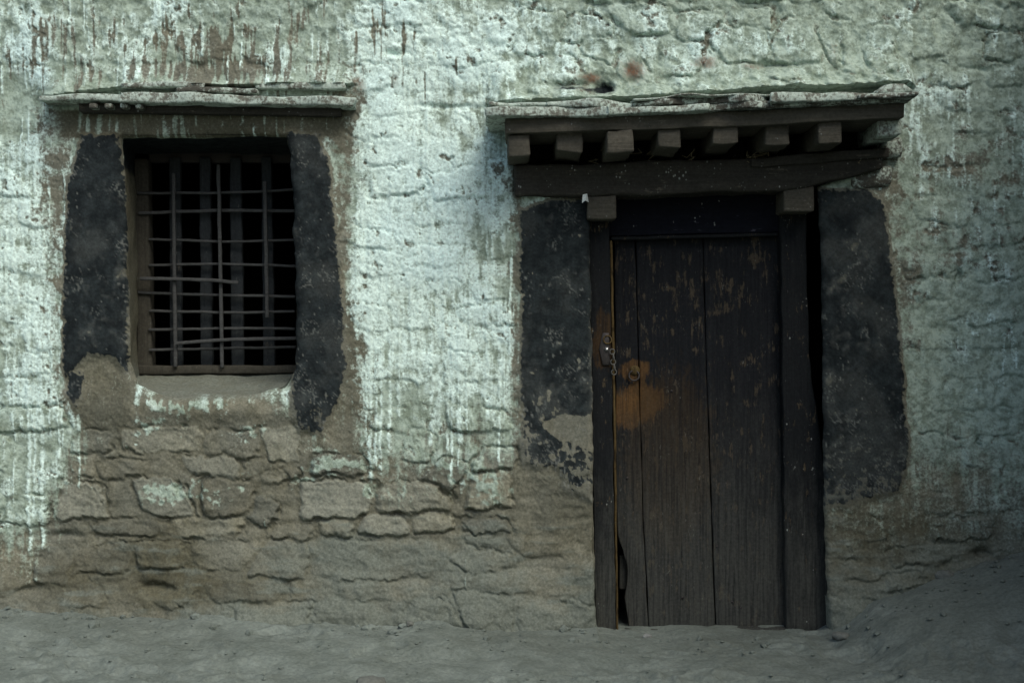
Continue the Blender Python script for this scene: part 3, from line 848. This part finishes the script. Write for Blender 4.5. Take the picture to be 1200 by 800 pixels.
# horizontal lattice bars
bars = [(160, 346, 226, 222, 3.6, 0), (162, 346, 250, 247, 4.4, 0), (174, 346, 280, 281, 3.4, 0), (174, 346, 310.5, 311.5, 3.6, 0), (163, 279, 326.5, 330.5, 4.6, 1),
        (161, 346, 342.5, 347.5, 3.8, 0), (174, 346, 364, 365, 3.6, 0), (174, 346, 386.5, 385, 3.6, 0), (206, 348, 402, 396, 4.6, 1), (174, 347, 410, 406.5, 3.6, 0)]
for i, (a0, a1_, b0, b1, w, fr) in enumerate(bars):
    w *= .88
    y0 = WY - .045 - .05 * fr
    sag = random.Random(i).uniform(-3.0, 3.0)
    md = (a0 + a1_) / 2
    wsolid('cross_bar', hquad(a0, a1_, [(a0, b0 - w / 2), (md, (b0 + b1) / 2 - w / 2 + sag), (a1_, b1 - w / 2)], [(a0, b0 + w / 2), (md, (b0 + b1) / 2 + w / 2 + sag), (a1_, b1 + w / 2)]),
           y0, y0 + .018, M_LATTICE, (.6, .016), seed=30 + i, amp=.003, edge=.004)

# ------------------------------------------------------------------ window ledge of thin slabs
ledge = empty('window_ledge', P(230, 120, 0), house)
tag(ledge, 'thin slate ledge with crumbling lime over the window')
def lsolid(name, f, y0, y1, mat, size, **kw):
    return rough_solid(name, f, y0, y1, mat, ledge, size, **kw)
for i, (x0, x1, t0, t1, b0, b1, yy, mt) in enumerate(((46, 152, 112, 111, 118, 119, -.10, M_SLAB), (140, 262, 108, 110, 120, 121, -.115, M_SLAB), (236, 330, 112, 113, 122, 122, -.12, M_SLAB),
                                                    (318, 414, 113, 114, 122, 124, -.11, M_SLAB), (140, 238, 98, 97, 103, 104, -.06, M_SLAB), (205, 300, 103, 103, 108, 109, -.08, M_SLABD),
                                                    (300, 402, 96, 96, 103, 104, -.06, M_SLAB))):
    lsolid('slab', hquad(x0, x1, [(x0, t0), ((x0 + x1) / 2, (t0 + t1) / 2 - 1), (x1, t1)], [(x0, b0), ((x0 + x1) / 2, (b0 + b1) / 2), (x1, b1)]), yy, 0.06, mt,
           ((x1 - x0) / PXM, .03), seed=50 + i, amp=.006, nscale=7, edge=.006, ends=.02, res=.022)
lsolid('backing_board', hquad(92, 400, [(92, 120), (400, 123)], [(92, 131), (400, 136)]), -0.045, .05, M_LINTEL, (1.1, .045), seed=60)
for i, x in enumerate((104, 122, 140, 158)):
    lsolid('peg', hquad(x, x + 9, 121, 127), -0.10, .05, M_SLABD, (.03, .022), seed=61 + i)

# ------------------------------------------------------------------ door canopy
canopy = empty('door_canopy', P(830, 150, 0), house)
tag(canopy, 'projecting canopy of slate slabs carried on short joist ends over the door')
def csolid(name, f, y0, y1, mat, size, **kw):
    return rough_solid(name, f, y0, y1, mat, canopy, size, **kw)
sl = [(570, 716, [(570, 126), (640, 124), (716, 124)], [(570, 137), (716, 135)], -.39, M_SLAB), (574, 652, [(574, 119), (652, 120)], [(574, 124.5), (652, 124)], -.36, M_SLAB),
      (640, 752, [(640, 119), (690, 115), (752, 120)], [(640, 124), (752, 128)], -.37, M_SLAB), (700, 832, [(700, 127), (832, 122)], [(700, 135), (832, 130.5)], -.385, M_SLAB),
      (742, 902, [(742, 119), (800, 113), (902, 110)], [(742, 124), (902, 119)], -.37, M_SLABD), (740, 905, [(740, 115.5), (800, 111), (905, 109)], [(740, 118), (800, 113.5), (905, 111.5)], -.385, M_SLAB),
      (826, 960, [(826, 122), (900, 118), (960, 116)], [(826, 130), (960, 123)], -.375, M_SLABD),
      (903, 1066, [(903, 109), (980, 108), (1066, 108)], [(903, 120.5), (1000, 117), (1066, 112)], -.40, M_SLAB), (1008, 1078, [(1008, 111), (1078, 108)], [(1008, 116), (1078, 112)], -.42, M_SLABD),
      (952, 1058, [(952, 117), (1058, 113)], [(952, 124), (1058, 119)], -.37, M_SLABD)]
for i, (x0, x1, t, b_, yy, mt) in enumerate(sl):
    csolid('slab', hquad(x0, x1, t, b_), yy, 0.05, mt, ((x1 - x0) / PXM, .035), seed=70 + i, amp=.006, nscale=8, edge=.006, ends=.022, res=.022)
# rounded pale cap stone on the right end
csolid('cap_stone', hquad(1028, 1070, [(1028, 106), (1036, 99), (1050, 96), (1062, 98), (1070, 106)], [(1028, 109), (1070, 108)]), -.36, -.05, M_SLAB, (.15, .05), seed=90, amp=.006)
csolid('fascia_board', hquad(592, 1060, [(592, 137.5), (830, 131), (1060, 120)], [(592, 157), (830, 149), (1060, 138.5)]), -.33, 0.02, M_JOIST, (1.67, .065), seed=91, amp=.005)
den = [(595, 621), (652, 682), (711, 742), (771, 798), (836, 865), (897, 926), (959, 987)]
for i, (x0, x1) in enumerate(den):
    tp = lambda u: 157.8 - (u - 595) * 16 / 392
    rr = random.Random(i)
    csolid('joist_end', hquad(x0, x1, [(x0, tp(x0)), (x1, tp(x1))], [(x0, tp(x0) + 23 + rr.uniform(-3, 4)), (x1, tp(x1) + 23 + rr.uniform(-3, 4))]), -.30 + rr.uniform(-.035, .03), .26, M_JOIST, (.1, .085), seed=92 + i, amp=.007, nscale=14, edge=.007)
csolid('end_block', hquad(1030, 1058, [(1030, 139), (1058, 138)], [(1030, 161), (1058, 158)]), -.27, .1, M_SLAB, (.1, .08), seed=100, amp=.006, edge=.012)
csolid('recess_board', hquad(596, 1050, 140, 232), .27, .30, M_LINTEL, (1.7, .35), seed=101)
lb = csolid('lintel_beam', hquad(602, 1036, [(602, 194), (820, 187), (960, 181), (1036, 176)], [(602, 229), (700, 230), (915, 223), (960, 216), (1036, 197)]), -.06, .26, M_LINTEL, (1.55, .12), seed=102, amp=.008, edge=.012)
csolid('lintel_board', hquad(880, 1042, [(880, 186), (1042, 172)], [(880, 196), (1042, 184)]), -.085, -.02, M_LINTEL, (.58, .04), seed=103, amp=.006)
csolid('corbel', hquad(688, 722, [(688, 230), (722, 229)], [(688, 257), (722, 257)]), -.05, .20, M_JOIST, (.12, .1), seed=104, amp=.004, edge=.008)
csolid('corbel', hquad(918, 954, [(918, 222.5), (954, 218)], [(918, 248), (954, 248)]), -.05, .20, M_JOIST, (.125, .1), seed=105, amp=.004, edge=.008)
csolid('wedge_stone', hquad(1000, 1046, [(1000, 206), (1046, 192)], [(1000, 222), (1046, 218)]), -.03, .10, M_SLABD, (.16, .06), seed=106, amp=.01, edge=.02)
csolid('wedge_stone', hquad(1034, 1058, [(1034, 162), (1058, 160)], [(1034, 184), (1058, 186)]), -.05, .10, M_SLABD, (.09, .08), seed=107, amp=.012, edge=.02)

# straw caught between the joists
def straw_mesh(name, pts, r, parent, mat):
    verts = []; faces = []
    for i, p in enumerate(pts):
        for k in range(4):
            a = k * math.pi / 2
            verts.append((p[0] + r * math.cos(a), p[1] + r * math.sin(a) * .6, p[2] + r * math.sin(a)))
    for i in range(len(pts) - 1):
        for k in range(4):
            faces.append((i * 4 + k, i * 4 + (k + 1) % 4, i * 4 + 4 + (k + 1) % 4, i * 4 + 4 + k))
    faces += [(3, 2, 1, 0), tuple(len(verts) - 4 + k for k in range(4))]
    me = bpy.data.meshes.new(name); me.from_pydata(verts, [], faces); me.update()
    o = link(name, me, mat, parent); o.location = -parent.location
    return o
rr = random.Random(3)
for i in range(26):
    u0 = rr.choice([885, 890, 900, 700, 820, 1010, 760]) + rr.uniform(-14, 14); v0 = rr.uniform(172, 190)
    pts = []
    for k in range(4):
        pts.append(P(u0 + k * rr.uniform(-5, 5), v0 + k * rr.uniform(0, 6), -.07 + .01 * k))
    straw_mesh('straw', pts, .0011, canopy, M_STRAW)

# ------------------------------------------------------------------ door
door = empty('door', P(820, 738, .17), house)
tag(door, 'black painted plank door worn to ochre by the latch')
def dsolid(name, f, y0, y1, mat, size, **kw):
    return rough_solid(name, f, y0, y1, mat, door, size, **kw)
dsolid('plank', vquad(270, 741, [(270, 720), (615, 723), (632, 725), (645, 731), (655, 732), (662, 736), (684, 735), (700, 732), (741, 738)], [(270, 744), (430, 748), (600, 753), (741, 760)]), .16, .20, M_DOOR, (.1, 1.75), seed=120, amp=.003, edge=.004)
dsolid('plank', vquad(270, 739, [(270, 745), (430, 749), (600, 754), (739, 761)], [(270, 823), (450, 828), (739, 838)]), .163, .20, M_DOOR, (.28, 1.75), seed=121, amp=.003, edge=.004)
dsolid('plank', vquad(270, 738, [(270, 824), (450, 829), (739, 839.5)], [(270, 918), (739, 924)]), .160, .20, M_DOOR, (.33, 1.75), seed=122, amp=.003, edge=.004)
dsolid('rail', hquad(722, 918, 320, 352), .202, .235, M_DOOR, (.7, .12), seed=123)
dsolid('rail', hquad(726, 920, 650, 690), .202, .235, M_DOOR, (.7, .14), seed=124)
# latch fittings
def torus(name, loc, Rr, r, mat, parent, rot=(0, 0, 0)):
    bm = bmesh.new(); n1, n2 = 20, 8; vv = []
    for i in range(n1):
        a = 2 * math.pi * i / n1
        vv.append([bm.verts.new(((Rr + r * math.cos(2 * math.pi * j / n2)) * math.cos(a), r * math.sin(2 * math.pi * j / n2), (Rr + r * math.cos(2 * math.pi * j / n2)) * math.sin(a))) for j in range(n2)])
    for i in range(n1):
        for j in range(n2):
            bm.faces.new((vv[i][j], vv[i][(j + 1) % n2], vv[(i + 1) % n1][(j + 1) % n2], vv[(i + 1) % n1][j]))
    me = bpy.data.meshes.new(name); bm.to_mesh(me); bm.free(); smooth(me)
    o = link(name, me, mat, parent); o.location = Vector(loc) - parent.location; o.rotation_euler = rot
    return o
def disc(name, loc, r, h, mat, parent, dome=0.5, n=20):
    """turned boss facing the viewer"""
    prof = [(0, -h), (r * .45, -h * .9), (r * .8, -h * .55), (r, -h * .15), (r, h * .4)]
    verts = [(0, -h, 0)]; faces = []
    for (pr, py) in prof[1:]:
        for i in range(n):
            a = 2 * math.pi * i / n
            verts.append((pr * math.cos(a), py, pr * math.sin(a)))
    for i in range(n): faces.append((0, 1 + (i + 1) % n, 1 + i))
    for k in range(len(prof) - 2):
        for i in range(n):
            j = (i + 1) % n
            faces.append((1 + k * n + i, 1 + k * n + j, 1 + (k + 1) * n + j, 1 + (k + 1) * n + i))
    faces.append(tuple(1 + (len(prof) - 2) * n + i for i in range(n)))
    me = bpy.data.meshes.new(name); me.from_pydata(verts, [], faces); me.update(); smooth(me)
    o = link(name, me, mat, parent); o.location = Vector(loc) - parent.location
    return o
disc('ring_boss', P(744, 434, .158), .022, .010, M_OCHRE, door)
torus('pull_ring', P(743, 440, .148), .022, .0042, M_IRON, door, (R(-14), 0, 0))
for i, (u, v) in enumerate(((787, 458), (735, 560), (800, 700), (840, 640), (858, 705), (868, 712))):
    disc('nail', P(u, v, .160), .006, .004, M_IRON, door, n=10)

frame = empty('door_frame', P(820, 745, .10), house)
tag(frame, 'heavy dark timber door frame with worn ochre inner edge')
def fsolid(name, f, y0, y1, mat, size, **kw):
    return rough_solid(name, f, y0, y1, mat, frame, size, **kw)
fsolid('jamb', vquad(256, 745, [(256, 690), (420, 693), (745, 698)], [(256, 714), (420, 717), (745, 722)]), .06, .24, M_JAMB, (.09, 1.78), seed=130, amp=.005, edge=.006)
fsolid('edge_strip', vquad(282, 742, [(282, 714.5), (420, 717.5), (742, 722.5)], [(282, 717.5), (420, 720.5), (742, 725)]), .085, .22, M_OCHRE, (.012, 1.7), seed=131, amp=.003, edge=.003)
fsolid('jamb', vquad(246, 742, [(246, 914), (742, 922)], [(246, 944), (420, 949), (540, 966), (742, 982)]), .09, .24, M_JAMB, (.12, 1.78), seed=132, amp=.006, edge=.008)
fsolid('transom_board', hquad(712, 918, [(712, 226), (918, 222)], [(712, 277), (918, 272)]), .12, .16, M_TRANSOM, (.72, .18), seed=133, amp=.003)
fsolid('transom_bead', hquad(716, 912, [(716, 277.5), (912, 272.5)], [(716, 281.5), (912, 276.5)]), .112, .16, M_JAMB, (.7, .014), seed=134, amp=.002, edge=.003)
fsolid('threshold', hquad(700, 965, [(700, 738), (965, 735)], [(700, 765), (965, 765)]), .10, .26, M_JAMB, (.95, .1), seed=135)
# hasp on the left jamb
disc('keeper_stud', P(711, 409, .052), .0095, .012, M_STEEL, frame, n=16)
torus('hasp_staple', P(712, 398, .052), .017, .0034, M_OCHRE, frame, (R(-8), R(10), 0))
fsolid('hasp_plate', vquad(390, 428, [(390, 706), (409, 702), (428, 706)], [(390, 714), (428, 715)]), .0545, .062, M_IRON, (.04, .13), seed=136, amp=.002, edge=.003)
for i in range(5):
    torus('chain_link', P(717.5 + (i % 2) * 1.2 + i * .5, 412 + i * 6, .045), 0.011, .0026, M_CHAIN, frame, (0, R(20 * i), R(75 if i % 2 else 15)))
# rough reveal of the door opening
fr = [(602, 148), (1042, 132), (1039, 188), (962, 216), (965, 300), (969, 600), (973, 765), (696, 765), (694, 600), (689, 234), (602, 229)]
bk = [(602, 148), (1042, 132), (1042, 188), (968, 216), (969, 300), (974, 600), (978, 765), (692, 765), (690, 600), (686, 234), (602, 229)]
rv2 = loft('reveal', fr, bk, 0.008, .42, M_WALL, frame, 8, 14, .008)
rv2.location = -frame.location
# scrap of paper tucked on the left corbel
me = bpy.data.meshes.new('paper_scrap')
pv = [P(683, 228, -.068), P(688, 227, -.075), P(690, 237, -.066), P(686, 235, -.08), P(682, 238, -.07)]
bm = bmesh.new()
fv = [bm.verts.new(p) for p in pv]; bvv = [bm.verts.new((p[0], p[1] + .004, p[2])) for p in pv]
bm.faces.new(fv); bm.faces.new(bvv[::-1])
for i in range(5): bm.faces.new((fv[(i + 1) % 5], fv[i], bvv[i], bvv[(i + 1) % 5]))
bm.to_mesh(me); bm.free()
tag(link('paper_scrap', me, M_PAPER), 'scrap of white paper stuck at the left corbel above the door', 'paper')

# ------------------------------------------------------------------ ground
def gaxis(lo, f0, f1, hi, step, grow=1.25): return axis(lo, f0, f1, hi, step, grow)
gx = gaxis(-90, -2.5, 2.5, 90, .009); gy = gaxis(-90, -1.75, 0.06, 90, .009)
GX, GY = np.meshgrid(gx, gy)
px, py = GX * 100, GY * 100
gu = 600 + GX * PXM
wallz = np.interp(gu, [-2000, 0, 100, 250, 450, 600, 690, 730, 960, 985, 1030, 1080, 1130, 1190, 1260, 1500, 3000],
                  [.055, .055, .045, .04, .025, .015, .0, -.012, -.012, .03, .10, .16, .215, .29, .36, .45, .45])
near = np.clip(-GY, 0, None)
bank = np.clip(wallz - .03, 0, None)
base = np.minimum(wallz, .075)
bf = sstep(1.9, 0.0, near) ** 1.3
GZ = base * sstep(1.0, 0.05, near) + bank * bf - 0.09 * sstep(0.1, 2.6, near)
fine = sstep(6, 2, np.abs(GX)) * sstep(5, 1.5, np.abs(GY))
GZ += fine * (0.018 * fbm(px, py, 60, octv=4, seed=201) + 0.013 * fbm(px, py, 22, octv=4, seed=205) + 0.0032 * fbm(px, py, 7, octv=4, seed=211) + .0012 * fbm(px, py, 2.6, octv=2, seed=215))
clod = 1 - np.abs(fbm(px, py, 18, octv=3, seed=221)) * 4
GZ += fine * 0.016 * np.clip(clod, 0, 1) * sstep(-.1, .5, fbm(px, py, 50, octv=2, seed=223))
# scuffed hollows and old footprints
frs = np.random.RandomState(31)
for k in range(26):
    x, y, a_ = frs.uniform(-2.1, 2.0), frs.uniform(-1.3, -.15), frs.uniform(-.9, .9)
    dx, dy = (GX - x) * math.cos(a_) + (GY - y) * math.sin(a_), -(GX - x) * math.sin(a_) + (GY - y) * math.cos(a_)
    q = (np.abs(dx / .12) ** 3 + np.abs(dy / .05) ** 3) + .5 * fbm(px, py, 9, octv=3, seed=401 + k % 5)
    GZ += -.011 * sstep(1.1, .5, q) + .005 * np.exp(-((q - 1.4) / .35) ** 2)
for (x, y, rx, ry, d) in ((-1.6, -.55, .18, .07, .02), (-.35, -.5, .25, .05, .022), (-.95, -.7, .2, .06, .018), (.5, -.6, .2, .06, .02), (1.4, -.5, .16, .08, .025), (-2.0, -.35, .25, .05, .02), (.1, -.95, .2, .08, .02), (1.25, -.25, .10, .06, .03)):
    GZ -= d * ell(GX + .04 * fbm(px, py, 12, seed=231), GY + .03 * fbm(px, py, 12, seed=233), x, y, rx, ry)
GZ += .022 * np.exp(-np.clip(near - .06, 0, 9) / .10) * fine * (gu < 700) * (.7 + fbm(px, py, 25, seed=241))
GZ = np.where(GY > 0.1, np.minimum(GZ, -.01), GZ)
gi = np.arange(GX.size).reshape(GX.shape)
gq = np.stack([gi[:-1, :-1], gi[:-1, 1:], gi[1:, 1:], gi[1:, :-1]], -1).reshape(-1, 4)
ground = link('ground', np_mesh('ground', np.stack([GX, GY, GZ], -1).reshape(-1, 3), gq), M_GROUND)
tag(ground, 'dusty grey earth at the foot of the wall rising to a bank', kind='structure')

def ground_z(x, y):
    i = min(max(np.searchsorted(gx, x), 0), len(gx) - 1); j = min(max(np.searchsorted(gy, y), 0), len(gy) - 1)
    return float(GZ[j, i])

def rock(name, x, y, size, mat, seed, label, sink=.35, group=None, sub=3):
    bm = bmesh.new()
    bmesh.ops.create_icosphere(bm, subdivisions=sub, radius=1.0)
    off = Vector((seed * 2.3, seed * 4.1, seed * .7))
    for v in bm.verts:
        n = v.co.normalized()
        d = 1 + .35 * mnoise.noise(n * 1.1 + off) + .18 * mnoise.noise(n * 2.6 + off) + .05 * mnoise.noise(n * 7 + off)
        q = n * d
        q = Vector((max(min(q.x, .92), -.92), max(min(q.y, .9), -.9), max(min(q.z, .8), -.8)))
        v.co = Vector((q.x * size[0], q.y * size[1], q.z * size[2]))
    me = bpy.data.meshes.new(name); bm.to_mesh(me); bm.free(); smooth(me)
    o = link(name, me, mat)
    o.location = (x, y, ground_z(x, y) + size[2] * (1 - 2 * sink) * .8)
    o.rotation_euler = (0, 0, seed)
    tag(o, label, 'stone', group)
    return o
rock('stone', -.50, -.95, (.07, .05, .04), M_ROCK, 1.2, 'rounded brown stone half buried at the bottom edge left of the door', .4)
rock('stone', 1.33, -.20, (.04, .03, .02), M_ROCK, 5.5, 'small stone at the foot of the bank right of the door', .3)
rock('stone', .56, -.06, (.02, .016, .012), M_ROCKP, 6.2, 'tiny pale pebble at the left foot of the door', .3)
rock('stone', -.42, -.10, (.018, .015, .012), M_ROCK, 7.9, 'tiny dark pebble against the wall foot near the middle', .3)
rock('stone', 1.80, -.02, (.045, .03, .025), M_ROCK, 8.8, 'small dark stone on the top of the bank against the wall', .3)
# loose grit and straw litter: uncountable
rg = np.random.RandomState(12)
gv = []; gf = []
oct_v = np.array([(1, 0, 0), (-1, 0, 0), (0, 1, 0), (0, -1, 0), (0, 0, 1), (0, 0, -1)], float)
oct_f = [(0, 2, 4), (2, 1, 4), (1, 3, 4), (3, 0, 4), (2, 0, 5), (1, 2, 5), (3, 1, 5), (0, 3, 5)]
for k in range(700):
    x = rg.uniform(-2.4, 2.4); y = -abs(rg.normal(0, .7)) - .02
    if y < -1.7: continue
    r = min(.002 + rg.exponential(.0028), .013)
    b0 = len(gv)
    z = ground_z(x, y)
    for q in oct_v: gv.append((x + q[0] * r * rg.uniform(.6, 1.3), y + q[1] * r * rg.uniform(.6, 1.3), z + q[2] * r * rg.uniform(.4, .8) + r * .15))
    for f in oct_f: gf.append(tuple(b0 + t for t in f))
bmc = bmesh.new()
for k in range(170):                       # crumbs of fallen plaster along the foot of the wall
    x = rg.uniform(-2.4, 2.4); y = -.05 - abs(rg.normal(0, .16 if k % 3 else .6))
    if .33 < x < 1.3 and y > -.08: continue
    r = min(.005 + rg.exponential(.006), .026)
    q = bmesh.ops.create_icosphere(bmc, subdivisions=1, radius=r)['verts']
    z = ground_z(x, y); sc_ = rg.uniform(.6, 1.3, 3); o3 = Vector(rg.uniform(-50, 50, 3))
    for v in q:
        n = v.co.normalized(); f = 1 + .5 * mnoise.noise(n * 1.6 + o3)
        v.co = Vector((x + v.co.x * f * sc_[0], y + v.co.y * f * sc_[1], z + v.co.z * f * sc_[2] * .7 + r * .1))
bmc.verts.ensure_lookup_table(); bmc.verts.index_update()
b0 = len(gv)
gv += [tuple(v.co) for v in bmc.verts]; gf += [tuple(b0 + v.index for v in f.verts) for f in bmc.faces]
bmc.free()
me = bpy.data.meshes.new('grit'); me.from_pydata(gv, [], gf); me.update()
tag(link('grit', me, M_GROUND), 'loose grit and crumbs of earth scattered over the dust', 'grit', kind='stuff')
